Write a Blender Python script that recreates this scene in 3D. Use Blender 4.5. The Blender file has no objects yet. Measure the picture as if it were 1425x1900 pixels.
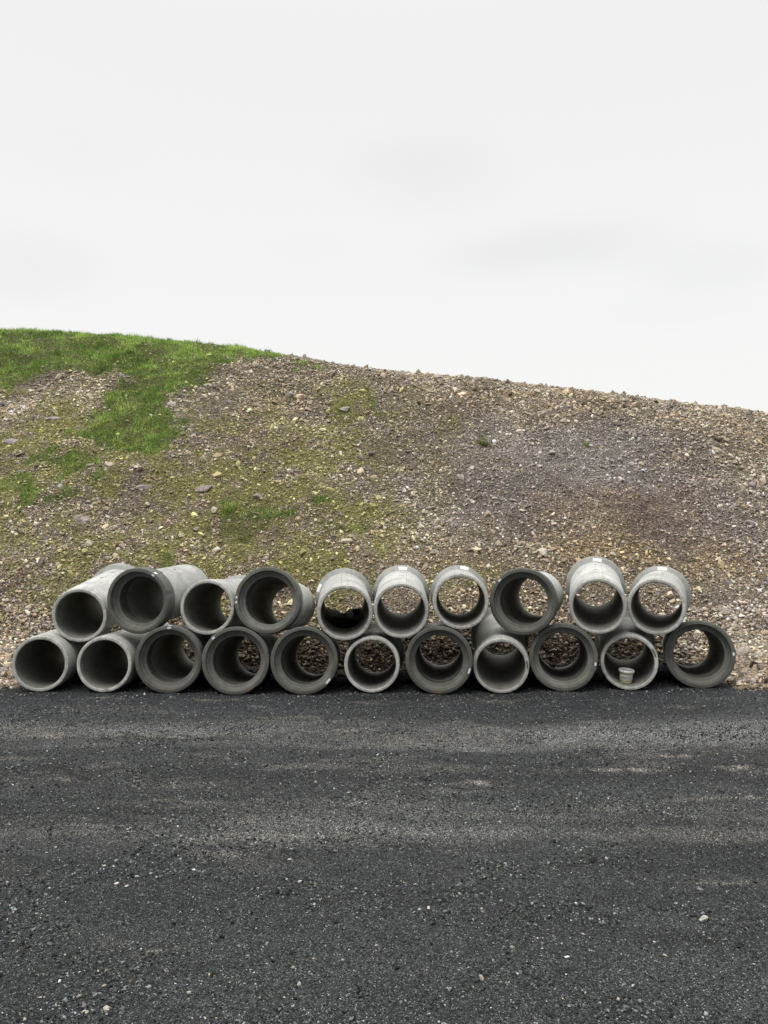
import bpy, bmesh, math, random
import numpy as np
from mathutils import Vector, Matrix

# ------------------------------------------------------------------ camera, sky, sun, exposure
C = bpy.context.scene.collection
scn = bpy.context.scene
F_PX, CAM_H = 1512.0, 2.75                      # focal length in photo pixels, eye height
cam_d = bpy.data.cameras.new("camera"); cam = bpy.data.objects.new("camera", cam_d); C.objects.link(cam)
cam.location = (0, 0, CAM_H); cam.rotation_euler = (math.radians(90), 0, 0)
cam_d.sensor_fit = 'VERTICAL'; cam_d.sensor_height = 36.0; cam_d.lens = 36.0 * F_PX / 1900.0
cam_d.clip_start = 0.1; cam_d.clip_end = 6000
scn.camera = cam
scn.view_settings.view_transform = 'Standard'; scn.view_settings.look = 'None'
scn.view_settings.exposure = 0.0; scn.view_settings.gamma = 1.0

SUN_EL, SUN_AZ = math.radians(62), math.radians(215)      # compass azimuth the light comes from (0 = +y, clockwise)
sv = Vector((math.cos(SUN_EL) * math.sin(SUN_AZ), math.cos(SUN_EL) * math.cos(SUN_AZ), math.sin(SUN_EL)))
sun_d = bpy.data.lights.new("sun", 'SUN'); sun_d.energy = 1.5; sun_d.angle = math.radians(30); sun_d.color = (1.0, .97, .93)
sun = bpy.data.objects.new("sun", sun_d); C.objects.link(sun)
sun.rotation_euler = sv.to_track_quat('Z', 'Y').to_euler(); sun.location = sv * 60

world = bpy.data.worlds.new("World"); scn.world = world; world.use_nodes = True
wn, wl = world.node_tree.nodes, world.node_tree.links
wn.clear()
def W(t, **k):
    n = wn.new(t)
    for a, b in k.items(): setattr(n, a, b)
    return n
out = W('ShaderNodeOutputWorld'); bg = W('ShaderNodeBackground')
sky = W('ShaderNodeTexSky', sky_type='NISHITA', sun_disc=False); sky.sun_elevation = SUN_EL; sky.sun_rotation = SUN_AZ
sky.dust_density = 5.0
skys = W('ShaderNodeVectorMath', operation='SCALE'); skys.inputs['Scale'].default_value = 0.08 * 0.35
wl.new(sky.outputs[0], skys.inputs[0])
tc = W('ShaderNodeTexCoord'); sep = W('ShaderNodeSeparateXYZ'); wl.new(tc.outputs['Generated'], sep.inputs[0])
lum = W('ShaderNodeValToRGB'); cr = lum.color_ramp                     # overcast: brighter overhead than near the horizon
cr.elements[0].position = 0.0; cr.elements[0].color = (.885, .865, .838, 1)
cr.elements[1].position = 1.0; cr.elements[1].color = (1.0, .985, .96, 1)
e = cr.elements.new(.5); e.color = (.842, .825, .797, 1)
e = cr.elements.new(.56); e.color = (.865, .848, .82, 1)
wl.new(sep.outputs[2], lum.inputs[0])
boost = W('ShaderNodeMapRange'); boost.inputs[1].default_value = .55; boost.inputs[2].default_value = 1.0
boost.inputs[3].default_value = 1.0; boost.inputs[4].default_value = 3.8
wl.new(sep.outputs[2], boost.inputs[0])
# thin grey cloud patches, each at its own direction
def patch(px, py, rx, ry, amt):
    v = Vector(((px - 712.5) / F_PX, 1, (950 - py) / F_PX)).normalized()
    sub = W('ShaderNodeVectorMath', operation='SUBTRACT'); wl.new(warp.outputs[0], sub.inputs[0]); sub.inputs[1].default_value = v
    mul = W('ShaderNodeVectorMath', operation='MULTIPLY'); wl.new(sub.outputs[0], mul.inputs[0])
    mul.inputs[1].default_value = (F_PX / rx, F_PX / rx * .6, F_PX / ry)
    ln = W('ShaderNodeVectorMath', operation='LENGTH'); wl.new(mul.outputs[0], ln.inputs[0])
    mr = W('ShaderNodeMapRange', interpolation_type='SMOOTHERSTEP'); wl.new(ln.outputs['Value'], mr.inputs[0])
    mr.inputs[1].default_value = 0.0; mr.inputs[2].default_value = 1.6; mr.inputs[3].default_value = amt; mr.inputs[4].default_value = 0
    return mr
wno = W('ShaderNodeTexNoise'); wno.inputs['Scale'].default_value = 7; wno.inputs['Detail'].default_value = 3
wl.new(tc.outputs['Generated'], wno.inputs[0])
wsc = W('ShaderNodeVectorMath', operation='MULTIPLY_ADD'); wl.new(wno.outputs['Color'], wsc.inputs[0])
wsc.inputs[1].default_value = (.09, .09, .05); wsc.inputs[2].default_value = (-.045, -.045, -.025)
warp = W('ShaderNodeVectorMath', operation='ADD'); wl.new(tc.outputs['Generated'], warp.inputs[0]); wl.new(wsc.outputs[0], warp.inputs[1])
acc = None
for a in [(1010, 465, 200, 50, .07), (800, 325, 130, 55, .045), (50, 490, 120, 60, .05), (1330, 490, 110, 45, .045), (1260, 575, 120, 30, .02),
          (560, 470, 90, 30, .012), (120, 270, 120, 50, .01)]:
    p = patch(*a)
    if acc is None: acc = p.outputs[0]
    else:
        ad = W('ShaderNodeMath', operation='ADD'); wl.new(acc, ad.inputs[0]); wl.new(p.outputs[0], ad.inputs[1]); acc = ad.outputs[0]
inv = W('ShaderNodeMath', operation='SUBTRACT'); inv.inputs[0].default_value = 1.0; wl.new(acc, inv.inputs[1])
# unseen low sky towards -y dimmed, added to deepen pipe fronts and bores
bk = W('ShaderNodeMapRange', interpolation_type='SMOOTHSTEP'); wl.new(sep.outputs[1], bk.inputs[0])
bk.inputs[1].default_value = -.55; bk.inputs[2].default_value = .25; bk.inputs[3].default_value = .42; bk.inputs[4].default_value = 1.0
m0 = W('ShaderNodeMath', operation='MULTIPLY'); wl.new(inv.outputs[0], m0.inputs[0]); wl.new(bk.outputs[0], m0.inputs[1])
m1 = W('ShaderNodeMath', operation='MULTIPLY'); wl.new(m0.outputs[0], m1.inputs[0]); wl.new(boost.outputs[0], m1.inputs[1])
s2 = W('ShaderNodeVectorMath', operation='SCALE'); wl.new(lum.outputs[0], s2.inputs[0]); wl.new(m1.outputs[0], s2.inputs['Scale'])
sm = W('ShaderNodeVectorMath', operation='ADD'); wl.new(s2.outputs[0], sm.inputs[0]); wl.new(skys.outputs[0], sm.inputs[1])
wl.new(sm.outputs[0], bg.inputs['Color']); bg.inputs['Strength'].default_value = 1.0
wl.new(bg.outputs[0], out.inputs['Surface'])

# ------------------------------------------------------------------ helpers
rng = np.random.default_rng(7)
random.seed(7)
_T = np.random.default_rng(3).random((256, 256))
def vnoise(x, y):
    xi = np.floor(x).astype(int); yi = np.floor(y).astype(int); fx = x - xi; fy = y - yi
    fx = fx * fx * (3 - 2 * fx); fy = fy * fy * (3 - 2 * fy)
    a = _T[xi & 255, yi & 255]; b = _T[(xi + 1) & 255, yi & 255]; c = _T[xi & 255, (yi + 1) & 255]; d = _T[(xi + 1) & 255, (yi + 1) & 255]
    return (a * (1 - fx) + b * fx) * (1 - fy) + (c * (1 - fx) + d * fx) * fy - .5
def fbm(x, y, o=4, s=0.0):
    r = 0; a = 1.0
    for k in range(o):
        r = r + a * vnoise(x * 2 ** k + 17.3 * k + s, y * 2 ** k + 9.1 * k + s * 1.7); a *= .5
    return r
def sst(a, b, x):
    t = np.clip((x - a) / (b - a), 0, 1); return t * t * (3 - 2 * t)

def mesh_np(name, co, faces, mat, col=None, parent=None, smooth=False):
    """co (n,3); faces (m,k) with one fixed k; col (n,3) per point"""
    me = bpy.data.meshes.new(name); co = np.ascontiguousarray(co, dtype=np.float32); faces = np.ascontiguousarray(faces, dtype=np.int32)
    m, k = faces.shape
    me.vertices.add(len(co)); me.vertices.foreach_set('co', co.ravel())
    me.loops.add(m * k); me.loops.foreach_set('vertex_index', faces.ravel())
    me.polygons.add(m); me.polygons.foreach_set('loop_start', np.arange(0, m * k, k, dtype=np.int32))
    if col is not None:
        at = me.color_attributes.new('Col', 'FLOAT_COLOR', 'POINT')
        at.data.foreach_set('color', np.concatenate([col, np.ones((len(co), 1))], 1).astype(np.float32).ravel())
    me.polygons.foreach_set('use_smooth', np.full(m, smooth)); me.update(calc_edges=True); me.validate()
    me.materials.append(mat)
    o = bpy.data.objects.new(name, me); C.objects.link(o)
    if parent: o.parent = parent
    return o
def from_bm(name, bm, mat, parent=None, smooth=False):
    me = bpy.data.meshes.new(name); bmesh.ops.recalc_face_normals(bm, faces=bm.faces); bm.to_mesh(me); bm.free()
    me.polygons.foreach_set('use_smooth', [smooth] * len(me.polygons)); me.materials.append(mat)
    o = bpy.data.objects.new(name, me); C.objects.link(o)
    if parent: o.parent = parent
    return o
def tag(o, label=None, cat=None, group=None, kind=None):
    for k, v in (('label', label), ('category', cat), ('group', group), ('kind', kind)):
        if v: o[k] = v
    return o

class Mat:
    def __init__(s, name, rough=.9, spec=.3):
        s.m = bpy.data.materials.new(name); s.m.use_nodes = True; s.n = s.m.node_tree.nodes; s.l = s.m.node_tree.links
        s.b = s.n['Principled BSDF']; s.b.inputs['Roughness'].default_value = rough; s.b.inputs['Specular IOR Level'].default_value = spec
    def N(s, t, **k):
        n = s.n.new(t)
        for a, b in k.items(): setattr(n, a, b)
        return n
    def L(s, a, b): s.l.new(a, b)
    def noise(s, vec, scale, detail=4, rough=.55):
        n = s.N('ShaderNodeTexNoise'); n.inputs['Scale'].default_value = scale; n.inputs['Detail'].default_value = detail
        n.inputs['Roughness'].default_value = rough
        if vec: s.L(vec, n.inputs['Vector'])
        return n.outputs['Fac']
    def ramp(s, fac, pts):
        r = s.N('ShaderNodeValToRGB'); e = r.color_ramp.elements
        while len(e) < len(pts): e.new(.5)
        for q, (p, c) in zip(e, pts): q.position = p; q.color = (c if isinstance(c, tuple) else (c, c, c)) + (1,)
        s.L(fac, r.inputs[0]); return r.outputs[0]
    def mix(s, fac, a, b, mode='MIX'):
        n = s.N('ShaderNodeMix', data_type='RGBA', blend_type=mode)
        for i, v in ((0, fac), (6, a), (7, b)):
            if hasattr(v, 'links'): s.L(v, n.inputs[i])
            else: n.inputs[i].default_value = v if i == 0 else tuple(v) + (1,) if len(v) == 3 else v
        return n.outputs[2]
    def bump(s, h, strength, dist, prev=None):
        n = s.N('ShaderNodeBump'); n.inputs['Strength'].default_value = strength; n.inputs['Distance'].default_value = dist
        s.L(h, n.inputs['Height'])
        if prev: s.L(prev, n.inputs['Normal'])
        return n.outputs[0]
    def scale(s, vec, v):
        n = s.N('ShaderNodeMapping'); n.inputs['Scale'].default_value = v; s.L(vec, n.inputs[0]); return n.outputs[0]
    def tc(s, w='Object'): return s.N('ShaderNodeTexCoord').outputs[w]
    def col(s, c): s.L(c, s.b.inputs['Base Color']) if hasattr(c, 'links') else setattr(s.b.inputs['Base Color'], 'default_value', tuple(c) + (1,))

# ------------------------------------------------------------------ materials
def m_rubble():
    m = Mat('rubble_soil', .95, .15); t = m.tc()
    at = m.N('ShaderNodeAttribute', attribute_name='Col').outputs['Color']
    v = m.N('ShaderNodeTexVoronoi'); v.inputs['Scale'].default_value = 24; m.L(t, v.inputs['Vector'])
    v2 = m.N('ShaderNodeTexVoronoi'); v2.inputs['Scale'].default_value = 60; m.L(t, v2.inputs['Vector'])
    bw = m.N('ShaderNodeSeparateColor'); m.L(v.outputs['Color'], bw.inputs[0])
    bw2 = m.N('ShaderNodeSeparateColor'); m.L(v2.outputs['Color'], bw2.inputs[0])
    k = m.ramp(bw.outputs[0], [(0, .45), (.5, .9), (1, 1.5)]); k2 = m.ramp(bw2.outputs[0], [(0, .6), (1, 1.35)])
    c = m.mix(1.0, at, k, 'MULTIPLY'); c = m.mix(1.0, c, k2, 'MULTIPLY'); m.col(c)
    b = m.bump(v.outputs['Distance'], .9, -.03); b = m.bump(v2.outputs['Distance'], .8, -.012, b)
    m.L(b, m.b.inputs['Normal']); return m.m
def m_stone():
    m = Mat('rubble_stone', .85, .25); t = m.tc()
    at = m.N('ShaderNodeAttribute', attribute_name='Col').outputs['Color']
    n = m.noise(t, 30, 5); c = m.mix(1.0, at, m.ramp(n, [(.25, .7), (.75, 1.25)]), 'MULTIPLY'); m.col(c)
    m.L(m.bump(m.noise(t, 70, 4), .5, .01), m.b.inputs['Normal']); return m.m
def m_grass():
    m = Mat('grass_blade', .6, .25); at = m.N('ShaderNodeAttribute', attribute_name='Col').outputs['Color']; m.col(at)
    tr = m.N('ShaderNodeBsdfTranslucent'); m.L(at, tr.inputs[0]); mx = m.N('ShaderNodeMixShader'); mx.inputs[0].default_value = .35
    m.L(m.b.outputs[0], mx.inputs[1]); m.L(tr.outputs[0], mx.inputs[2]); m.L(mx.outputs[0], m.n['Material Output'].inputs['Surface'])
    return m.m
def m_road():
    m = Mat('asphalt_gravel', .85, .3); t = m.tc()
    at = m.N('ShaderNodeAttribute', attribute_name='Col').outputs['Color']
    v = m.N('ShaderNodeTexVoronoi'); v.inputs['Scale'].default_value = 110; m.L(t, v.inputs['Vector'])
    v2 = m.N('ShaderNodeTexVoronoi'); v2.inputs['Scale'].default_value = 230; m.L(t, v2.inputs['Vector'])
    sc = m.N('ShaderNodeSeparateColor'); m.L(v.outputs['Color'], sc.inputs[0])
    sc2 = m.N('ShaderNodeSeparateColor'); m.L(v2.outputs['Color'], sc2.inputs[0])
    c = m.mix(1.0, at, m.ramp(sc.outputs[0], [(0, .28), (.6, .85), (.9, 1.7), (1, 3.6)]), 'MULTIPLY')
    c = m.mix(1.0, c, m.ramp(sc2.outputs[1], [(0, .55), (.7, 1.0), (1, 1.9)]), 'MULTIPLY')
    m.col(c)
    b = m.bump(v.outputs['Distance'], .8, -.008); b = m.bump(v2.outputs['Distance'], .7, -.004, b)
    m.L(b, m.b.inputs['Normal']); return m.m
LEN_, R_B_ = 2.45, .434
def m_concrete(name, base, stain=.5, rust=True):
    m = Mat(name, .88, .25); t = m.tc(); oi = m.N('ShaderNodeObjectInfo')
    off = m.N('ShaderNodeVectorMath', operation='MULTIPLY_ADD'); m.L(oi.outputs['Random'], off.inputs[0])
    off.inputs[1].default_value = (37, 11, 23); m.L(t, off.inputs[2]); p = off.outputs[0]
    lo = m.noise(p, 2.2, 5); mid = m.noise(m.scale(p, (1, .35, 1)), 9, 5, .65); hi = m.noise(p, 140, 2, .7)
    c = m.mix(m.ramp(lo, [(.3, 0.), (.7, 1.)]), tuple(b * .74 for b in base), tuple(b * 1.1 for b in base))
    c = m.mix(1.0, c, m.ramp(mid, [(.3, .8), (.6, 1.04), (.8, 1.12)]), 'MULTIPLY')
    c = m.mix(1.0, c, m.ramp(hi, [(.3, .72), (.5, 1.0), (.72, 1.2)]), 'MULTIPLY')
    # moss / damp film and rust blots
    ms = m.ramp(m.noise(p, 3.7, 6, .6), [(.52, 0.), (.7, stain)])
    c = m.mix(ms, c, (base[0] * .55, base[1] * .6, base[2] * .42))
    if rust:
        rs = m.ramp(m.noise(p, 5.3, 3, .5), [(.70, 0.), (.78, .75)]); c = m.mix(rs, c, (.20, .12, .06))
    sx = m.N('ShaderNodeSeparateXYZ'); m.L(t, sx.inputs[0])
    def math_(op, a, b=None):
        n = m.N('ShaderNodeMath', operation=op)
        for i, v in enumerate((a, b)):
            if v is None: continue
            if hasattr(v, 'links'): m.L(v, n.inputs[i])
            else: n.inputs[i].default_value = v
        return n.outputs[0]
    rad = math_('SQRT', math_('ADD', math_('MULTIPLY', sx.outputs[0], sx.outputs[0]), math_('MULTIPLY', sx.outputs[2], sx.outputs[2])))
    inn = m.ramp(rad, [(.369, 1.), (.374, 0.)]); c = m.mix(inn, c, m.mix(1.0, c, (.50, .50, .48), 'MULTIPLY'))   # inner shade painted into the bore's colour
    fe = m.N('ShaderNodeMapRange'); m.L(sx.outputs[1], fe.inputs[0]); fe.inputs[1].default_value = .012; fe.inputs[2].default_value = .045; fe.inputs[3].default_value = 1; fe.inputs[4].default_value = 0
    fm = math_('MULTIPLY', math_('MULTIPLY', fe.outputs[0], math_('GREATER_THAN', rad, .376)), m.ramp(m.noise(p, 30, 4), [(.35, .0), (.6, 1.)]))
    c = m.mix(fm, c, m.mix(1.0, c, (1.35, 1.34, 1.3), 'MULTIPLY'))                       # scuffed, chalky end face
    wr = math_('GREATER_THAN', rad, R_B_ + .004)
    c = m.mix(wr, c, m.mix(1.0, c, (.66, .665, .66), 'MULTIPLY'))                          # shade on the collar shoulder painted in as a darker tone
    seam = m.N('ShaderNodeMapRange'); m.L(oi.outputs['Random'], seam.inputs[0]); seam.inputs[3].default_value = -.11; seam.inputs[4].default_value = .10
    for dx, kk in ((0, .45), (.095, .25)):
        d = math_('ABSOLUTE', math_('SUBTRACT', sx.outputs[0], math_('ADD', seam.outputs[0], dx)))
        ln = math_('MULTIPLY', math_('MULTIPLY', math_('LESS_THAN', d, .004), math_('GREATER_THAN', sx.outputs[2], .3)), kk)
        c = m.mix(ln, c, tuple(b * .3 for b in base))
    pits = m.N('ShaderNodeTexVoronoi'); pits.inputs['Scale'].default_value = 55; m.L(p, pits.inputs['Vector'])
    stv = m.noise(m.scale(p, (9, 2.5, 1.2)), 3, 4, .6); c = m.mix(m.ramp(stv, [(.56, 0.), (.68, .35)]), c, (base[0] * .5, base[1] * .5, base[2] * .46))   # water runs
    drt = m.N('ShaderNodeMapRange'); m.L(sx.outputs[2], drt.inputs[0]); drt.inputs[1].default_value = -.30; drt.inputs[2].default_value = -.50; drt.inputs[3].default_value = 0; drt.inputs[4].default_value = .5
    dm = math_('MULTIPLY', drt.outputs[0], m.ramp(m.noise(p, 12, 4), [(.35, 0.), (.6, 1.)])); c = m.mix(dm, c, (.11, .10, .08))   # splashed mud
    pm = m.ramp(pits.outputs['Distance'], [(.05, .45), (.14, 1.)]); c = m.mix(.6, c, m.mix(1.0, c, pm, 'MULTIPLY'))
    tone = m.N('ShaderNodeMapRange'); m.L(oi.outputs['Random'], tone.inputs[0]); tone.inputs[3].default_value = .9; tone.inputs[4].default_value = 1.08
    sc = m.N('ShaderNodeVectorMath', operation='SCALE'); m.L(c, sc.inputs[0]); m.L(tone.outputs[0], sc.inputs['Scale']); m.col(sc.outputs[0])
    b = m.bump(hi, .35, .004); b = m.bump(mid, .3, .01, b); m.L(b, m.b.inputs['Normal']); return m.m
def m_plain(name, c, rough=.6, spec=.4, var=.12, sc=30):
    m = Mat(name, rough, spec); t = m.tc(); n = m.noise(t, sc, 4)
    m.col(m.mix(n, tuple(x * (1 - var) for x in c), tuple(min(1, x * (1 + var)) for x in c))); m.L(m.bump(n, .2, .003), m.b.inputs['Normal']); return m.m

M_RUB, M_STONE, M_GRASS, M_ROAD = m_rubble(), m_stone(), m_grass(), m_road()
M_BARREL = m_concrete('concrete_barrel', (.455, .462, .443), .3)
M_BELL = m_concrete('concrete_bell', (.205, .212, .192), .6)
M_WHITE = m_plain('white_paint', (.75, .77, .78), .6)
M_LABEL = m_plain('sticker', (.82, .82, .82), .45, .4, .04)
M_SLOT = m_plain('slot_dark', (.035, .035, .033), .9)
M_BLACK = m_plain('black_plastic', (.006, .006, .007), .75, .12, .3, 12)
M_RUST = m_plain('rust_smear', (.17, .115, .065), .9, .1, .35, 60)
M_BUCKET = m_plain('bucket_plastic', (.74, .74, .70), .4, .5, .05)
M_YELLOW = m_plain('bucket_yellow', (.50, .40, .06), .5)
M_GREEN = m_plain('bucket_green', (.28, .36, .06), .5)
M_PRINT = m_plain('bucket_print', (.04, .04, .04), .5)
M_INSIDE = m_plain('bucket_residue', (.30, .29, .25), .8)

# ------------------------------------------------------------------ the pipes: (kind, front axis point, back axis point)
PIPES = {
'B1':('s',(-5.257,12.450,0.428),(-5.444,14.891,0.336)),
'B2':('s',(-4.278,12.450,0.420),(-4.262,14.898,0.316)),
'B3':('b',(-3.282,12.400,0.503),(-3.295,14.845,0.354)),
'B4':('b',(-2.255,12.350,0.496),(-2.275,14.781,0.188)),
'B5':('b',(-1.213,12.350,0.500),(-1.209,14.779,0.178)),
'B6':('s',(-0.185,12.400,0.429),(-0.143,14.840,0.217)),
'B7':('b',(0.834,12.350,0.504),(1.022,14.788,0.343)),
'B8':('s',(1.780,12.400,0.404),(2.103,14.825,0.539)),
'B9':('b',(2.730,12.400,0.536),(3.168,14.799,0.300)),
'B10':('s',(3.731,12.400,0.462),(4.344,14.772,0.452)),
'B11':('b',(4.803,12.400,0.585),(5.483,14.741,0.336)),
'T1':('s',(-4.769,12.750,1.131),(-4.910,15.191,1.292)),
'T2':('b',(-3.815,12.600,1.373),(-3.490,14.470,1.395)),
'T3':('s',(-2.735,12.600,1.277),(-2.620,15.038,1.073)),
'T4':('b',(-1.789,12.500,1.398),(-1.679,14.919,1.024)),
'T5':('s',(-0.595,12.400,1.216),(-0.731,14.846,1.218)),
'T6':('s',(0.263,12.500,1.235),(0.311,14.949,1.267)),
'T7':('s',(1.168,12.400,1.387),(1.359,14.840,1.271)),
'T8':('b',(2.127,12.500,1.373),(2.836,14.841,1.237)),
'T9':('s',(3.243,12.350,1.320),(3.814,14.729,1.443)),
'T10':('s',(4.127,12.350,1.310),(4.974,14.649,1.271)),
}
LEN = 2.45; R_BORE, R_BODY, R_NOSE, R_BELL = .366, .434, .422, .512

# ------------------------------------------------------------------ terrain functions
def _ctab():
    f, b = [], []
    for k, (t, a, c) in PIPES.items():
        if k[0] == 'B':
            rf, rb = (R_BODY, R_BELL) if t == 's' else (R_BELL, R_BODY)
            f.append((a[0], a[2] - rf)); b.append((c[0], c[2] - rb))
    f.sort(); b.sort(); return np.array(f), np.array(b)
FT, BT = _ctab()
def z_front(x):
    return np.interp(x, np.r_[-9, FT[:, 0], 9], np.r_[-.02, FT[:, 1], .10])
def z_road(x, y):
    z = z_front(x) * sst(6.5, 11.5, y)
    z = z + .035 * fbm(x * .35, y * .7, 3, 2.) * sst(12.3, 11.0, y)
    for bx, by, rx, ry, h in ((-3.4, 8.15, 1.1, .16, .05), (-4.4, 8.35, .7, .12, .04), (-2.9, 6.95, .8, .10, .03), (.4, 8.45, 1.6, .10, .03), (3.2, 8.2, 1.3, .12, .03), (-1.2, 5.7, 1.5, .14, .02), (1.9, 5.9, 1.2, .10, .02)):
        wx = x + .4 * vnoise(x * 2, y * 3); wy = y + .12 * vnoise(x * 3 + 9, y * 2)
        z = z + h * np.exp(-((wx - bx) / rx) ** 2 - ((wy - by) / ry) ** 2) * (1 + 1.2 * vnoise(x * 7, y * 9))
    return z
HX = np.array([-60, -30, -16, -13, -11.5, -9.5, -7.5, -5.0, -2.5, 0, 1.5, 3.2, 5, 7, 9, 11, 14, 20, 35, 60.])
HZ = np.array([9.2, 9.4, 9.0, 8.6, 8.3, 8.1, 7.9, 7.5, 7.1, 6.7, 6.4, 6.2, 5.9, 5.6, 5.3, 5.0, 4.4, 3.2, 1.2, .3])
SLOPE = .70
def H_at(x): 
    return np.interp(x, HX, HZ)
def foot(x):
    return 14.95 + .12 * vnoise(x * .6, x * 0 + 3.3)
def z_hill(x, y, detail=True):
    ends = np.maximum(sst(5.75, 6.5, x), sst(-5.95, -6.8, x))
    t = sst(12.6, 14.9, y)
    zf = z_front(x) * (1 - t) + np.interp(x, np.r_[-8, BT[:, 0], 8], np.r_[0, BT[:, 1], 0]) * t - .03
    apron = .20 * np.maximum(y - np.where(x > 0, 12.75, 13.15), 0) * ends
    w = .30
    q = (y - foot(x)) / w
    ramp = SLOPE * w * np.where(q > 20, q, np.log1p(np.exp(np.minimum(q, 20))))
    zf = zf * sst(17, 15.3, y)
    ramp = ramp + .45 * (1 - np.exp(-np.maximum(y - foot(x), 0) / .4))
    z = zf + np.maximum(ramp, 0); z = np.where(ramp < apron + .25, np.maximum(z, zf + apron) , z)
    if True:
        k = np.exp(-((apron - ramp) / .25) ** 2) * ends; z = z + .08 * k
    amp = sst(15.2, 17.5, y)
    z = z + amp * (.30 * fbm(x * .22, y * .22, 3, 5.) + .10 * fbm(x * .9, y * 1.3, 3, 8.))
    if detail:
        z = z + (.02 + .05 * amp) * fbm(x * 3.1, y * 4.2, 3, 1.) + .025 * amp * fbm(x * 11, y * 12, 2, 4.)
    crest = H_at(x) + .05 * fbm(x * 1.3, x * 0 + .5, 4, 3.) - .03 * np.maximum(y - 20, 0) - .0015 * np.maximum(y - 26, 0) ** 2
    s = .45
    d = (z - crest) / s
    z = crest - s * np.logaddexp(0, -d) + 0.0
    return np.maximum(z, -.45)

# calibrate the crest heights so that the skyline stands where it does (heights of the real crest, found by marching)
SKY_PX = np.array([(-700, 600), (-300, 603), (0, 613), (100, 617), (200, 623), (300, 632), (400, 641), (500, 655), (560, 664), (650, 680), (760, 694), (850, 700), (920, 706),
                   (1000, 716), (1100, 727), (1200, 740), (1300, 753), (1425, 768), (1700, 800), (2100, 850)], float)
def skyline(u):
    y = np.arange(16, 50, .1); x = u * y; z = z_hill(x, y, False); a = (z - CAM_H) / y; i = int(a.argmax()); return a[i], x[i], y[i]
for it in range(8):
    pts = []
    for px, py in SKY_PX:
        u = (px - 712.5) / F_PX; a, x, y = skyline(u); want = (950 - py) / F_PX
        pts.append((x, float(H_at(x)) + (want - a) * y))
    pts.sort(); pts = np.array(pts)
    HX = np.r_[-70, -45, pts[:, 0], pts[-1, 0] + 15, 90]; HZ = np.r_[6.0, pts[0, 1] + .2, pts[:, 1], max(pts[-1, 1] - 3, 1), 0]

def hill_at(px, py):
    """ground point of the slope seen at a given place, used once to note where patches and rocks lie"""
    u = (px - 712.5) / F_PX; w = (950 - py) / F_PX
    y = np.arange(13.2, 40, .04); z = z_hill(u * y, y, False); r = CAM_H + w * y
    i = np.argmax(z > r)
    if not (z > r).any(): _, x, yy = skyline(u); return x, yy
    return u * y[i], y[i]
def blob(px, py, rx, ry):
    x, y = hill_at(px, py); k = y / F_PX
    return x, y, rx * k, ry * k * 2.3
GRASS_POLY = [(-600, 585), (200, 590), (400, 610), (570, 650), (540, 668), (470, 664), (425, 675), (400, 688), (372, 712), (335, 740), (300, 752), (330, 768), (308, 800), (303, 822), (255, 832),
              (195, 835), (150, 818), (118, 803), (150, 782), (205, 757), (185, 738), (218, 716), (262, 690), (205, 704), (150, 699), (95, 706), (0, 710), (-600, 735)]
def poly_world():
    out = []
    for px, py in GRASS_POLY:
        u = (px - 712.5) / F_PX; a, x, y = skyline(u); sky_py = 950 - a * F_PX
        if py < sky_py + 4: yy = y + 14; out.append((u * y, yy))
        else: out.append(hill_at(px, py))
    return np.array(out)
GP = poly_world()
def in_poly(x, y, P):
    r = np.zeros(x.shape, bool); j = len(P) - 1
    for i in range(len(P)):
        xi, yi = P[i]; xj, yj = P[j]
        c = ((yi > y) != (yj > y)) & (x < (xj - xi) * (y - yi) / (yj - yi + 1e-9) + xi); r ^= c; j = i
    return r
G_DENSE = [blob(*a) for a in [(105, 858, 55, 9), (140, 868, 42, 8), (178, 886, 16, 8), (30, 905, 30, 8), (95, 920, 40, 6), (250, 812, 30, 12), (60, 688, 80, 14), (440, 972, 55, 7),
                              (505, 948, 30, 5), (693, 742, 20, 7), (712, 757, 14, 4), (895, 826, 15, 7), (1088, 826, 6, 3), (575, 682, 26, 4), (590, 930, 25, 7), (640, 975, 45, 6), (300, 1052, 20, 6), (630, 760, 12, 5)]]
G_THIN = [(blob(a, b, c, d), w * 1.4) for a, b, c, d, w in [(280, 900, 380, 120, .42), (330, 1040, 380, 60, .42), (560, 860, 200, 90, .4), (60, 820, 150, 60, .5), (60, 900, 160, 50, .55), (260, 880, 130, 40, .35), (420, 965, 120, 40, .65), (600, 935, 90, 40, .6),
          (650, 970, 110, 30, .5), (680, 745, 70, 40, .45), (640, 810, 70, 50, .5), (480, 880, 120, 50, .35), (200, 990, 220, 45, .4), (560, 1050, 160, 45, .45), (330, 1050, 130, 30, .5),
          (60, 1000, 120, 50, .25), (840, 800, 60, 25, .25), (760, 760, 60, 25, .25), (620, 720, 60, 20, .3), (60, 725, 120, 10, .3), (130, 790, 120, 20, .5), (850, 1080, 60, 20, .3), (690, 1090, 50, 30, .4)]]
MAUVE = [(blob(a, b, c, d), w) for a, b, c, d, w in [(1100, 860, 260, 75, .9), (900, 900, 150, 70, .6), (1300, 960, 120, 40, .8), (1000, 960, 200, 30, .7), (380, 790, 120, 40, .35), (1390, 1080, 60, 60, .6), (760, 930, 70, 60, .4)]]
OCHRE = [(blob(a, b, c, d), w) for a, b, c, d, w in [(1130, 1010, 130, 35, .9), (1330, 1050, 80, 35, .8), (880, 1060, 120, 40, .5), (490, 790, 90, 60, .55), (500, 1010, 250, 70, .45), (1020, 745, 160, 30, .5), (1350, 800, 120, 25, .5), (720, 1040, 90, 40, .5)]]
SAND = [(blob(a, b, c, d), w) for a, b, c, d, w in [(15, 765, 34, 16, 1.0), (110, 755, 60, 13, .8), (50, 722, 90, 9, .5), (-60, 770, 60, 25, .7)]]
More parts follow.
